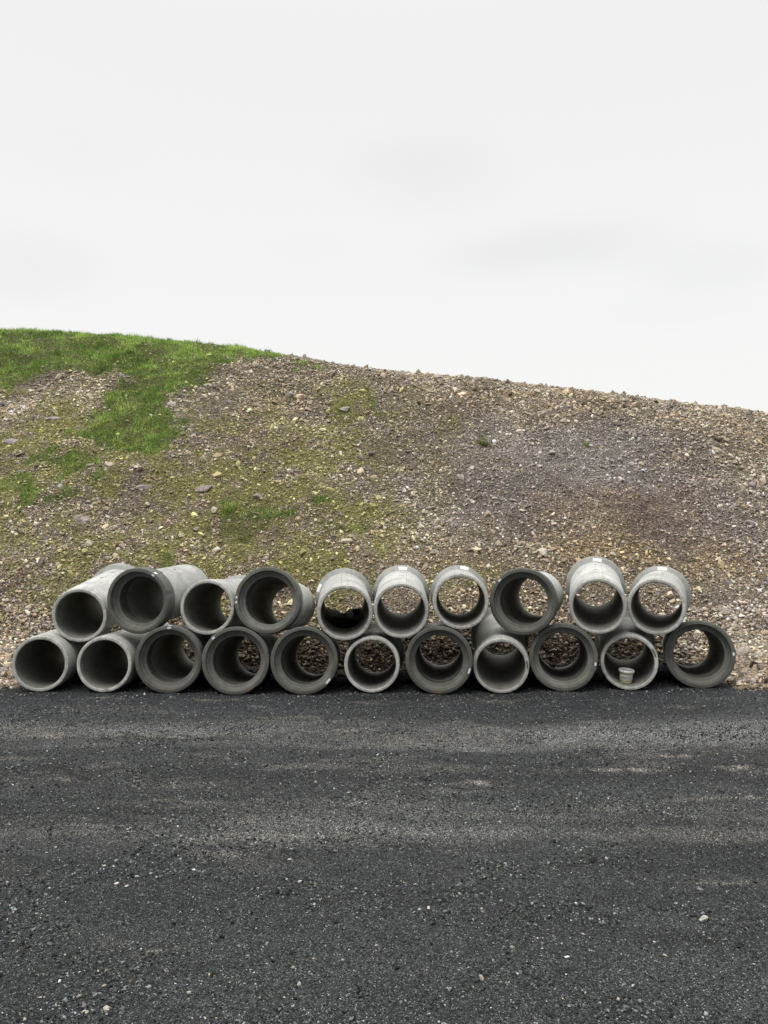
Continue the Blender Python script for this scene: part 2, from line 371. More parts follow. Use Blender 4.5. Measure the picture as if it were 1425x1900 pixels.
RED = [(blob(a, b, c, d), w) for a, b, c, d, w in [(1240, 945, 120, 25, .8), (1330, 1005, 60, 18, .5), (850, 760, 60, 30, .3), (1000, 975, 120, 16, .5), (380, 985, 80, 25, .3), (30, 1110, 80, 50, .5)]]
FINE = [(blob(a, b, c, d), w) for a, b, c, d, w in [(1100, 880, 260, 80, .9), (1250, 940, 150, 50, .6), (860, 860, 90, 60, .4)]]
COARSE = [(blob(a, b, c, d), w) for a, b, c, d, w in [(1000, 750, 230, 35, .9), (1280, 800, 200, 35, .8), (820, 720, 120, 25, .8), (570, 740, 140, 30, .6), (1400, 860, 80, 40, .6), (760, 1040, 150, 40, .4), (560, 690, 80, 12, .7)]]
def fsum(x, y, L):
    wx = x + .9 * fbm(x * .8, y * .8, 4, 11.); wy = y + 1.2 * fbm(x * .8, y * .8, 4, 23.); r = np.zeros(x.shape)
    for (bx, by, rx, ry), w in L: r = np.maximum(r, w * np.exp(-(((wx - bx) / rx) ** 2 + ((wy - by) / ry) ** 2) ** 1.3))
    return r
def g_dense(x, y):
    wx = x + .75 * fbm(x * 1.4, y * 1.0, 5, 31.); wy = y + .95 * fbm(x * 1.4, y * 1.0, 5, 47.)
    r = 0
    for a, s, f in ((.0, 0., 1.), (.35, 5., 4.), (.55, 9., 7.)):
        ux = wx + a * fbm(x * f, y * f, 3, 31. + s); uy = wy + a * 1.3 * fbm(x * f, y * f, 3, 47. + s); q = in_poly(ux, uy, GP).astype(float)
        for bx, by, rx, ry in G_DENSE: q = np.maximum(q, ((ux - bx) / rx) ** 2 + ((uy - by) / ry) ** 2 < 1.0)
        r = r + q / 3
    holes = sst(.30, .55, fbm(x * 1.6, y * 2.4, 4, 77.) + .12) * sst(22.5, 20, y + .15 * x)
    return r * (1 - .0 * holes)
def g_thin(x, y):
    m = fsum(x, y, G_THIN); n = fbm(x * 1.7, y * 1.7, 3, 71.) * .7 + fbm(x * 8, y * 8, 3, 72.) * .55 + .5
    return np.clip(m * 1.75 * sst(.22, .72, n + .25 * (m - .4)), 0, 1)
def soil(x, y):
    def mix(c, m, k): return c * (1 - m[:, None]) + np.array(k) * m[:, None]
    c = np.tile(np.array([.205, .172, .130]), (len(x), 1))
    c = mix(c, fsum(x, y, MAUVE), (.225, .205, .195)); c = mix(c, fsum(x, y, OCHRE), (.235, .180, .105)); c = mix(c, fsum(x, y, RED), (.17, .125, .10))
    c = mix(c, fsum(x, y, SAND), (.46, .37, .26))
    c = mix(c, .8 * sst(15.9, 15.3, y + .3 * fbm(x * 2, y * 2, 3, 7.)) * sst(5.4, 4.8, np.abs(x)), (.085, .066, .048))  # toe behind the stack painted dark for the pipes' shade
    c = mix(c, .8 * sst(14.9, 13.5, y) * sst(5.0, 5.6, np.abs(x)), (.115, .092, .068))    # brown earth at the toe beyond both ends of the stack
    c = mix(c, np.clip(g_thin(x, y) * .9, 0, 1), (.235, .225, .085)); c = mix(c, g_dense(x, y) * .8, (.10, .13, .03))
    c = mix(c, sst(14.95, 14.7, y + .1 * fbm(x * 4, y * 4, 3)) * sst(5.75, 5.45, np.abs(x + .12 + .28 * (x > 0) * sst(13.4, 13.0, y))), (.035, .036, .038))     # asphalt grit runs on under the pipes
    return c * (1 + .35 * fbm(x * .7, y * .7, 4, 91.))[:, None]

# ------------------------------------------------------------------ ground, road and hillside
def grid(xs, ys, zf):
    X, Y = np.meshgrid(xs, ys); Z = zf(X.ravel(), Y.ravel()); co = np.stack([X.ravel(), Y.ravel(), Z], 1)
    nx, ny = len(xs), len(ys); i = np.arange(nx - 1)[None] + nx * np.arange(ny - 1)[:, None]; i = i.ravel()
    return co, np.stack([i, i + 1, i + 1 + nx, i + nx], 1)
g = mesh_np('ground', np.array([(-2500, -2500, -.6), (2500, -2500, -.6), (2500, 2500, -.6), (-2500, 2500, -.6)]), np.array([[0, 1, 2, 3]]), M_RUB, np.tile([.10, .10, .05], (4, 1)))
tag(g, 'open rough ground reaching to the horizon', kind='structure')

def seg(*a):
    r = []
    for p, q, s in a: r.append(np.arange(p, q, s))
    return np.concatenate(r)
DUST = [(210, 1362, 300, 5, .5), (60, 1365, 90, 4, .6), (950, 1362, 500, 10, .35), (640, 1352, 60, 3, .5), (1210, 1405, 40, 3, .9), (1150, 1426, 80, 4, .9), (1385, 1426, 30, 3, .8), (1400, 1480, 90, 4, .7),
        (350, 1488, 110, 4, .35), (660, 1488, 80, 3, .5), (400, 1587, 34, 6, 1.0), (180, 1534, 70, 5, .45), (920, 1510, 90, 4, .25), (760, 1455, 60, 3, .55), (900, 1454, 25, 2.5, .9), (470, 1310, 14, 2, 1.2), (415, 1296, 12, 2, 1.2),
        (200, 1293, 30, 2, .7), (920, 1298, 60, 2, .6), (1290, 1480, 60, 3, .5), (840, 1578, 14, 3, .5), (1340, 1640, 50, 3, .6), (380, 1297, 40, 1.5, .5), (690, 1303, 50, 2, .5), (830, 1467, 60, 4, .4), (60, 1450, 60, 6, .35), (210, 1748, 30, 5, .35), (330, 1762, 14, 5, .5), (900, 1543, 100, 6, .25)]
def road_at(px, py):
    y = F_PX * CAM_H / (py - 950); return (px - 712.5) / F_PX * y, y
def road_col(x, y):
    n1 = fbm(x * .35, y * 2.2, 4, 3.); n2 = fbm(x * 1.1, y * 5.5, 4, 13.); n3 = fbm(x * 3, y * 4, 4, 33.)
    base = .035 * (1 + .5 * n1 + .35 * n2 + .25 * n3)
    c = np.stack([base * .95, base * 1.0, base * 1.03], 1)
    yw = y + .25 * fbm(x * .3, y * .3, 3, 5.) + .12 * n2
    band = sst(9.3, 9.75, yw) * sst(10.95, 10.35, yw) * np.clip(.75 + .8 * n1, 0, 1)
    c = c * (1 + 1.25 * band[:, None]) + band[:, None] * np.array([.016, .016, .011])
    b2 = sst(6.5, 7.0, yw) * sst(8.1, 7.4, yw) * np.clip(.55 + 1.2 * n1, 0, 1) * (.35 + .65 * sst(-3, -1, x)); c = c * (1 + .9 * b2[:, None]) + b2[:, None] * np.array([.026, .026, .019])
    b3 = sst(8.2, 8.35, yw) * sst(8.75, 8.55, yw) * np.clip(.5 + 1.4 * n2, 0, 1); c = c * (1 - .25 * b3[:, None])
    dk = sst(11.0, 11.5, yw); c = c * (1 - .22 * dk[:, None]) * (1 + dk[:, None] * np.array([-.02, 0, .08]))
    dust = np.zeros(len(x))
    wx = x + .5 * fbm(x * 1.5, y * 3, 5, 51.); wy = y + .09 * fbm(x * 1.8, y * 4, 5, 61.)
    for px, py, rx, ry, w in DUST:
        bx, by = road_at(px, py); sx = 1.1 * rx * by / F_PX; sy = 1.25 * ry * by * by / (F_PX * CAM_H)
        dust = np.maximum(dust, w * np.exp(-(((wx - bx) / sx) ** 2 + ((wy - by) / sy) ** 2)))
    gen = sst(.30, .75, fbm(x * 1.0, y * 3.2, 6, 81.) + .22 + .4 * fbm(x * 14, y * 26, 2, 5.)) * .26 * sst(12.2, 11, y) * sst(5.6, 7.2, y)
    dust = np.clip(np.maximum(dust * np.clip(.8 + 2.2 * fbm(x * 7, y * 18, 5, 7.), 0, 1.3), gen), 0, 1)
    return c * (1 - dust[:, None]) + dust[:, None] * np.array([.215, .205, .175])
def z_road_d(x, y):
    return z_road(x, y) + .022 * fbm(x * 4, y * 7, 4, 21.) * sst(13, 11.5, y) + .013 * fbm(x * 24, y * 24, 3, 31.)
def z_road_s(x, y):
    d = 1.0
    return z_road_d(x, y) - .5 * sst(13.0, 14.0, y)
xs = seg((-150, -12, 3), (-12, -7, .2), (-7, 7, .026), (7, 12, .2), (12, 151, 3)); ys = seg((-60, 0, 3), (0, 4, .2), (4, 7, .016), (7, 13.1, .026))
co, fa = grid(xs, ys, z_road_d)
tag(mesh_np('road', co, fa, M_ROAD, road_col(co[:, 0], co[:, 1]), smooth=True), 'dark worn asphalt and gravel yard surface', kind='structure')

xs = seg((-70, -20, 1.), (-20, -10, .2), (-10, 10, .06), (10, 16, .2), (16, 90, 1.)); ys = seg((12.1, 15, .06), (15, 28, .055), (28, 34, .2), (34, 70, 1.))
def z_hill_edge(x, y):
    f = sst(5.15, 5.5, x); e = 12.98 - .50 * f + .10 * fbm(x * 2.2, x * 0 + 1.5, 3, 9.)
    return z_hill(x, y) + .05 * f * sst(e - .05, e + .15, y) * sst(15, 14, y) - .12 * sst(e + .17, e - .18, y)
co, fa = grid(xs, ys, z_hill_edge)
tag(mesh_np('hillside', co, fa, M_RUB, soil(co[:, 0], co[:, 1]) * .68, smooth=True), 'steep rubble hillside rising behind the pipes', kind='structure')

# ------------------------------------------------------------------ rubble stones on the slope (nobody could count them)
def ico():
    bm = bmesh.new(); bmesh.ops.create_icosphere(bm, subdivisions=1, radius=1.0)
    v = np.array([p.co[:] for p in bm.verts]); f = np.array([[q.index for q in t.verts] for t in bm.faces]); bm.free(); return v, f
ICO_V, ICO_F = ico()
OCT_V = np.array([(1, 0, 0), (-1, 0, 0), (0, 1, 0), (0, -1, 0), (0, 0, 1), (0, 0, -1.)]); OCT_F = np.array([(0, 2, 4), (2, 1, 4), (1, 3, 4), (3, 0, 4), (2, 0, 5), (1, 2, 5), (3, 1, 5), (0, 3, 5)])
def rot_rand(n, tilt=1.0):
    """random rotations: spin about up then tilt"""
    a = rng.uniform(0, 2 * np.pi, n); b = rng.normal(0, tilt, n); c = rng.uniform(0, 2 * np.pi, n)
    def R(ax, t):
        m = np.zeros((n, 3, 3)); i, j = [(1, 2), (2, 0), (0, 1)][ax]; m[:, ax, ax] = 1
        m[:, i, i] = np.cos(t); m[:, j, j] = np.cos(t); m[:, i, j] = -np.sin(t); m[:, j, i] = np.sin(t); return m
    return R(2, c) @ R(0, b) @ R(2, a)
def stones(P, size, V, Fc, col, tilt=.6, flat=(.4, .85), jit=.36, sink=.10, slope=None):
    n = len(P); S = np.stack([size * rng.uniform(.75, 1.35, n), size * rng.uniform(.5, 1.0, n), size * rng.uniform(*flat, n)], 1)
    v = V[None] * (1 + rng.uniform(-jit, jit, (n, len(V), 1))) + rng.uniform(-jit * .5, jit * .5, (n, len(V), 3))
    v = v * S[:, None, :]; v = np.einsum('nij,nkj->nki', rot_rand(n, tilt), v)
    if slope is not None:
        a = np.full(n, math.atan(slope)); ca, sa = np.cos(a), np.sin(a)
        y, z = v[..., 1].copy(), v[..., 2].copy(); v[..., 1] = y * ca[:, None] - z * sa[:, None]; v[..., 2] = y * sa[:, None] + z * ca[:, None]
    v = v + P[:, None, :] + np.array([0, 0, 1.0]) * (size * (.5 - sink))[:, None, None]
    k = len(V); f = (Fc[None] + (np.arange(n) * k)[:, None, None]).reshape(-1, Fc.shape[1])
    return v.reshape(-1, 3), f, np.repeat(col, k, axis=0)
def stone_col(x, y):
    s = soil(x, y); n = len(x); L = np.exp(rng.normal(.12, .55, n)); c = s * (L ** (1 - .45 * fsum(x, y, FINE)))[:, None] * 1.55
    fi = fsum(x, y, FINE); pale = rng.random(n) < .17 * (1 - .8 * fi) * (1 - .6 * (y < 14.6)); c[pale] = np.array([.44, .40, .33]) * rng.uniform(.75, 1.25, (pale.sum(), 1))
    lil = rng.random(n) < .13; c[lil] = np.array([.26, .235, .225]) * rng.uniform(.6, 1.3, (lil.sum(), 1))
    toe = sst(15.9, 15.4, y) * (np.abs(x) < 5.2); toe_shade = rng.random(n) < toe * .8; c[toe_shade] = (s * L[:, None])[toe_shade]; och = rng.random(n) < .10 * (1 - toe); c[och] = np.array([.34, .27, .17]) * rng.uniform(.6, 1.2, (och.sum(), 1))  # toe stones repeat the shade painted into the soil
    g = g_thin(x, y); c = c * (1 - .42 * g[:, None]) + np.array([.21, .20, .09]) * .42 * g[:, None]
    return np.clip(c, .01, .75)
def scatter(n, x0=-13, x1=12.5, y0=13.0, y1=30):
    y = y0 + (y1 - y0) * rng.random(int(n)) ** .95
    x = rng.uniform(x0, x1, int(n)); lim = np.maximum(6.8, y * .56); k = (np.abs(x) < lim) & ((y > 14.8) | (np.abs(x) > 5.7)); return x[k], y[k]
def keep_hill(x, y, dens_f, grassy=True):
    d = dens_f(x, y)
    if grassy: d = d * (1 - .93 * g_dense(x, y)) * (1 - .45 * g_thin(x, y))
    k = rng.random(len(x)) < d; return x[k], y[k]
SV, SF, SC = [], [], []; base_i = 0
def push(t):
    global base_i
    SV.append(t[0]); SF.append(t[1] + base_i); SC.append(t[2]); base_i += len(t[0])
def place(n, dens, smin, smax, V, Fc, pw=2.2, **k):
    x, y = scatter(n); x, y = keep_hill(x, y, dens)
    u = rng.random(len(x)) ** pw; s = smin + (smax - smin) * u
    z = z_hill_edge(x, y); push(stones(np.stack([x, y, z], 1), s, V, Fc, stone_col(x, y), slope=None if k.get('flatg') else .6))
place(9000, lambda x, y: np.clip(.22 + .75 * fsum(x, y, COARSE) - .2 * fsum(x, y, FINE), .03, 1), .042, .115, ICO_V, ICO_F, 2.6)
place(170000, lambda x, y: np.clip(.55 + .4 * fsum(x, y, COARSE) - .47 * fsum(x, y, FINE), .06, 1) * np.clip(.75 + fbm(x * .9, y * .9, 3, 2.2), .2, 1), .022, .052, ICO_V, ICO_F, 1.8)
place(380000, lambda x, y: np.clip(.8 + .6 * fbm(x * 1.2, y * 1.2, 3, 6.2), .2, 1), .011, .026, OCT_V, OCT_F, 1.3)
x = rng.uniform(5.25, 8.5, 9000); y = rng.uniform(12.4, 14.0, 9000); push(stones(np.stack([x, y, z_hill_edge(x, y)], 1), .012 + .05 * rng.random(9000) ** 3, ICO_V, ICO_F, stone_col(x, y)))
# spilt rubble at the foot, between and behind the pipes and at both ends
x = rng.uniform(-8, 8, 30000); y = rng.uniform(13.0, 15.8, 30000); z = z_hill_edge(x, y)
k = (rng.random(30000) < np.where(np.abs(x) > 5.7, 1, np.where(y > 14.7, .8, .05))); x, y, z = x[k], y[k], z[k]
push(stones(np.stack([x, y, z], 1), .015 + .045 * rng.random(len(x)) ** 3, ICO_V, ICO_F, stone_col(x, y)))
x = np.r_[rng.uniform(-9, -5.5, 1400), rng.uniform(5.3, 9, 1400)]; y = np.where(x > 0, 12.55, 13.05) - np.abs(rng.normal(0, .16, 2800)); z = z_road(x, y)
push(stones(np.stack([x, y, z], 1), .010 + .035 * rng.random(2800) ** 3, ICO_V, ICO_F, stone_col(x, y)))
tag(mesh_np('rubble', np.concatenate(SV), np.concatenate(SF), M_STONE, np.concatenate(SC)), 'loose angular rubble stones covering the slope', 'rubble', kind='stuff')

# ------------------------------------------------------------------ loose grit on the road
RV = []; RF = []; RC = []; bi = 0
def road_push(x, y, s, col, V, Fc, **k):
    global bi
    t = stones(np.stack([x, y, z_road_d(x, y)], 1), s, V, Fc, col, tilt=.4, **k); RV.append(t[0]); RF.append(t[1] + bi); RC.append(t[2]); bi += len(t[0])
def fan(n, y0, y1, p=1.0):
    y = y0 + (y1 - y0) * rng.random(n) ** p; x = rng.uniform(-1, 1, n) * (y * .5 + .3); return x, y
def grit_col(n, x, y, pale=.03):
    c = np.array([.039, .0425, .0435]) * np.exp(rng.normal(.15, .85, n))[:, None]; c += (rng.random((n, 3)) - .5) * .006
    p = rng.random(n) < pale; c[p] = np.array([.34, .32, .28]) * rng.uniform(.4, 1.3, (p.sum(), 1)); return np.clip(c, .008, .7)
x, y = fan(200000, 4.1, 8.0, 1.2); n = len(x); road_push(x, y, .0025 + .0045 * rng.random(n) ** 2, grit_col(n, x, y, .025), OCT_V, OCT_F)
x, y = fan(110000, 7.0, 13.0, .9); n = len(x); road_push(x, y, .004 + .007 * rng.random(n) ** 2.5, grit_col(n, x, y, .035), OCT_V, OCT_F)
x, y = fan(6000, 4.1, 12.9, .7); n = len(x); road_push(x, y, .007 + .011 * rng.random(n) ** 3, grit_col(n, x, y, .05), ICO_V, ICO_F)
x, y = fan(60000, 4.1, 11.5, .9); k = fbm(x * 1.2, y * 2.6, 4, 15.) + .25 * fbm(x * 8, y * 8, 2, 4.) > .22; x, y = x[k], y[k]; n = len(x)
road_push(x, y, .005 + .010 * rng.random(n) ** 2.2, grit_col(n, x, y, .03), ICO_V, ICO_F)
x, y = fan(600, 4.1, 5.2, .8); k = x < -.5 + .2 * rng.random(len(x)); x, y = x[k], y[k]; n = len(x); road_push(x, y, .006 + .009 * rng.random(n) ** 2, grit_col(n, x, y, .28), ICO_V, ICO_F)
x = rng.uniform(-6, 6.2, 500); y = 12.45 - np.abs(rng.normal(0, .55, 500)); n = 500; road_push(x, y, .008 + .012 * rng.random(n) ** 3, grit_col(n, x, y, .45), ICO_V, ICO_F)
tag(mesh_np('gravel', np.concatenate(RV), np.concatenate(RF), M_STONE, np.concatenate(RC)), 'dark loose grit and pebbles scattered on the road', 'gravel', kind='stuff')

# ------------------------------------------------------------------ grass
def blades(x, y, h, w, col, lean=.5):
    n = len(x); z = z_hill(x, y); a = rng.uniform(0, 2 * np.pi, n); dx, dy = np.cos(a) * w, np.sin(a) * w
    l = rng.normal(0, lean, (n, 2)) * h[:, None]; ln = np.sqrt(np.maximum(h ** 2 - (l ** 2).sum(1) * .6, (h * .3) ** 2))
    p0 = np.stack([x - dx, y - dy, z - .01], 1); p1 = np.stack([x + dx, y + dy, z - .01], 1); p2 = np.stack([x + l[:, 0], y + l[:, 1] - .15 * h, z + ln], 1)
    co = np.stack([p0, p1, p2], 1).reshape(-1, 3); f = np.arange(n * 3).reshape(-1, 3)
    return co, f, np.repeat(col, 3, axis=0)
GV, GF, GC = [], [], []; gi = 0
def gpush(t):
    global gi
    GV.append(t[0]); GF.append(t[1] + gi); GC.append(t[2]); gi += len(t[0])
def gcol(n, x, y, a, b, var=.3):
    t = np.clip(.45 + 1.0 * fbm(x * 1.1, y * 1.1, 4, 41.) + 1.1 * fbm(x * 5, y * 5, 3, 43.) + rng.normal(0, .2, n), 0, 1)[:, None]
    return (np.array(a) * (1 - t) + np.array(b) * t) * np.exp(rng.normal(0, var, n))[:, None]
n = 420000; y = rng.uniform(18, 33, n); x = rng.uniform(-19, -1, n); k = (g_dense(x, y) > .15 + .8 * rng.random(n)) & (rng.random(n) < np.clip(.62 + 1.3 * fbm(x * 2, y * 2.6, 4, 9.) + 1.3 * fbm(x * 7, y * 7, 2, 19.), .05, 1)); x, y = x[k], y[k]; n = len(x)
hmap = np.clip(1 + 1.0 * fbm(x * 1.7, y * 1.7, 3, 55.) + 1.4 * fbm(x * 6, y * 6, 2, 57.), .35, 2.2)
gpush(blades(x, y, (.05 + .06 * rng.random(n)) * hmap, .005 + .006 * rng.random(n), gcol(n, x, y, (.115, .225, .036), (.44, .60, .16), .33)))
n = 600000; y = rng.uniform(14.5, 30, n); x = rng.uniform(-13, 10, n); k = (rng.random(n) < g_thin(x, y) * .75 + .02 * (x < 2)) | ((g_dense(x, y) > .2) & (rng.random(n) < .35)); x, y = x[k], y[k]; n = len(x)
gpush(blades(x, y, .010 + .024 * rng.random(n), .006 + .009 * rng.random(n), gcol(n, x, y, (.22, .25, .055), (.40, .41, .13), .35), .9))
tag(mesh_np('grass', np.concatenate(GV), np.concatenate(GF), M_GRASS, np.concatenate(GC)), 'short green grass over the hill top and in patches down the slope', 'grass', kind='stuff')

# ------------------------------------------------------------------ concrete pipes
NS = 112
def lathe(prof, jag=0.0, seed=0):
    """prof: list of (axial, radius) around local +Y; returns verts, quads; open ends"""
    r_ = np.random.default_rng(seed); ang = np.linspace(0, 2 * np.pi, NS, endpoint=False); V = []
    nz = np.interp(np.arange(NS), np.linspace(0, NS, 29), np.r_[r_.normal(0, 1, 28), 0])
    for i, (s, r) in enumerate(prof):
        j = jag * nz * (1 if i % 2 else .6) + r_.normal(0, jag * .5, NS) if jag else 0
        rr = r + j * .6; ss = s + (abs(j) if np.ndim(j) else 0)
        V.append(np.stack([rr * np.cos(ang), np.full(NS, 0) + ss, rr * np.sin(ang)], 1))
    V = np.concatenate(V); k = np.arange(NS); k2 = (k + 1) % NS; Fq = []
    for i in range(len(prof) - 1): Fq.append(np.stack([i * NS + k, i * NS + k2, (i + 1) * NS + k2, (i + 1) * NS + k], 1))
    return V, np.concatenate(Fq)
def sharp(o, deg=28):
    m = o.modifiers.new('edges', 'EDGE_SPLIT'); m.split_angle = math.radians(deg)
def barrel_prof():     # spigot end at 0, runs to where the bell begins; closed loop outside -> inside
    p = [(.012, R_BORE), (.002, R_BORE + .009), (0, R_BORE + .014), (0, R_NOSE - .012), (.003, R_NOSE - .004), (.012, R_NOSE), (.040, R_NOSE + .001), (.044, R_NOSE - .008), (.054, R_NOSE - .008), (.060, R_NOSE + .004), (.105, R_NOSE + .006), (.125, R_BODY - .001)]
    p += [(s, R_BODY) for s in (.15, .25 * LEN, .45 * LEN, .65 * LEN, LEN - .372)]
    return p
def bell_prof():       # outer taper, cylinder, face, socket, shoulder
    return [(LEN - .372, R_BODY), (LEN - .335, R_BODY + .001), (LEN - .325, R_BODY + .006), (LEN - .262, R_BELL - .006), (LEN - .25, R_BELL), (LEN - .018, R_BELL), (LEN - .006, R_BELL - .005), (LEN, R_BELL - .017),
            (LEN, R_NOSE + .036), (LEN - .004, R_NOSE + .030), (LEN - .014, R_NOSE + .026), (LEN - .075, R_NOSE + .016), (LEN - .080, R_NOSE + .002), (LEN - .086, R_NOSE), (LEN - .125, R_NOSE - .004), (LEN - .132, R_NOSE - .012), (LEN - .136, R_BORE + .010), (LEN - .146, R_BORE), (LEN - .372, R_BORE)]
def bore_prof(): return [(s, R_BORE) for s in (LEN - .372, .65 * LEN, .45 * LEN, .25 * LEN, .15)]
def strip_on(radius, s0, s1, a0, a1, th=.003, n=6, r2=None):
    r2 = r2 or radius
    """thin curved patch lying on a cylinder of this radius; angles in degrees, 0 = +X, 90 = up"""
    bm = bmesh.new(); L = []
    for k in range(n + 1):
        a = math.radians(a0 + (a1 - a0) * k / n); L.append([bm.verts.new((rr * math.cos(a), s, rr * math.sin(a))) for rr, s in ((radius - .002, s0), (radius + th, s0), (r2 + th, s1), (r2 - .002, s1))])
    for p, q in zip(L, L[1:]):
        for i in range(4): bm.faces.new((p[i], p[(i + 1) % 4], q[(i + 1) % 4], q[i]))
    bm.faces.new(L[0]); bm.faces.new(L[-1][::-1]); return bm
def blot_face(s, sgn, r0, r1, a0, a1, seed):
    """ragged paint smear on the flat end face, local plane y = s"""
    r_ = random.Random(seed); bm = bmesh.new(); ring = []
    N = 14; am, ah, rm, rh = math.radians((a0 + a1) / 2), math.radians((a1 - a0) / 2), (r0 + r1) / 2, (r1 - r0) / 2
    for y in (s, s + sgn * .003):
        L = []
        for k in range(N):
            t = 2 * math.pi * k / N; q = r_.uniform(.8, 1.12)
            cx = max(-1, min(1, 1.3 * math.cos(t) * q)); cy = max(-1, min(1, 1.3 * math.sin(t) * q)); a = am + ah * cx; r = rm + rh * cy
            L.append(bm.verts.new((r * math.cos(a), y, r * math.sin(a))))
        ring.append(L)
    for k in range(N): bm.faces.new((ring[0][k], ring[0][(k + 1) % N], ring[1][(k + 1) % N], ring[1][k]))
    bm.faces.new(ring[1]); bm.faces.new(ring[0][::-1]); return bm
LBL = {
'B1': 'narrow-ended grey pipe at the far left of the bottom row, rusty smear inside',
'B2': 'narrow-ended concrete pipe, second from the left in the bottom row',
'B3': 'wide-collared pipe, third from left in bottom row, white mark at its very top',
'B4': 'wide-collared pipe, fourth from left in bottom row, white mark at its upper left rim',
'B5': 'wide-collared pipe, fifth from left in bottom row, white smear at its lower right',
'B6': 'middle pipe of the bottom row, narrow end facing, dark earth showing through',
'B7': 'wide-collared bottom-row pipe just right of the middle, white splash on its right rim',
'B8': 'narrow-ended bottom-row pipe, fourth from right, only a sliver of earth seen through',
'B9': 'wide-collared bottom-row pipe third from the right, small clod lying at its back',
'B10': 'narrow-ended bottom-row pipe with the white plastic tub standing inside',
'B11': 'wide-collared pipe at the far right of the bottom row, turned to the left',
'T1': 'narrow-ended concrete pipe at the far left end of the top row, dark right through',
'T2': 'wide-collared pipe, second from left in top row, white mark at its upper right rim',
'T3': 'narrow-ended top-row pipe third from the left, between two wide-collared pipes',
'T4': 'wide-collared top-row pipe with two small white marks at its left rim',
'T5': 'pale top-row pipe with crumpled black plastic lying inside, sticker at left of its collar',
'T6': 'pale top-row pipe directly right of the one with black plastic, sticker on rear collar',
'T7': 'pale narrow-ended top-row pipe fourth from the right, tilted sticker on its rear collar',
'T8': 'wide-collared top-row pipe, third from right, white mark at its upper left rim',
'T9': 'pale pipe standing highest, second from right in top row, sticker on its rear collar',
'T10': 'pale narrow-ended pipe at the far right of the top row, sticker on rear collar'}
MARKS = {'B3': [(86, 93, 0)], 'B4': [(132, 138, 0)], 'B5': [(-46, -34, 1)], 'B7': [(-24, -14, 1)], 'B9': [(-13, -7, 1)], 'B11': [(0, 6, 1)], 'T2': [(54, 60, 0)], 'T4': [(173, 177, 0), (182, 186, 0)], 'T8': [(135, 141, 0)]}
RUST = {'B4': [(-4, 10), (-70, -58)], 'B5': [(4, 16)], 'B9': [(158, 178)], 'B10': [(14, 34)], 'B8': [(-4, 14)], 'B7': [(-100, -84)], 'T4': [(150, 168)]}
STICK = {'T5': 158, 'T6': 86, 'T7': 78, 'T9': 86, 'T10': 86}
SLOTS = {'T6': 86, 'T7': 84, 'T9': 91, 'T10': 84, 'T2': 70, 'T1': 84, 'B8': 34}
v1, f1 = lathe(barrel_prof(), .0, 1); v3, f3 = lathe(bore_prof(), 0, 1)
def barrel_mesh(seed):
    r_ = np.random.default_rng(seed); v, f = lathe(barrel_prof()); vb, fb = lathe(bore_prof())
    # close the inside: bell-side bore ring ... spigot bore ring
    V = np.concatenate([v, vb]); off = len(v); nb = len(bore_prof()); k = np.arange(NS); k2 = (k + 1) % NS
    last = off + (nb - 1) * NS; join = np.stack([last + k, last + k2, k2, k], 1)
    Fq = np.concatenate([f, fb + off, join])
    # chipped lip
    ring = np.arange(NS); n = np.interp(ring, np.linspace(0, NS, 40), r_.normal(0, 1, 40)); n = np.maximum(n - .9, 0)
    for i in range(2, 7):
        s = slice(i * NS, (i + 1) * NS); q = V[s].copy(); rr = 1 - n * .010 * (1 if i > 2 else 0); V[s, 0] = q[:, 0] * rr; V[s, 2] = q[:, 2] * rr; V[s, 1] = q[:, 1] + n * .006
    return V, Fq
def bell_mesh(seed):
    r_ = np.random.default_rng(seed + 50); V, Fq = lathe(bell_prof()); ring = np.arange(NS)
    n = np.maximum(np.interp(ring, np.linspace(0, NS, 44), r_.normal(0, 1, 44)) - 1.0, 0)
    for i, kk in ((4, .5), (5, 1), (6, 1)):
        s = slice(i * NS, (i + 1) * NS); rr = 1 - n * .014 * kk; V[s, 0] *= rr; V[s, 2] *= rr; V[s, 1] -= n * .006 * kk
    return V, Fq
proto = None
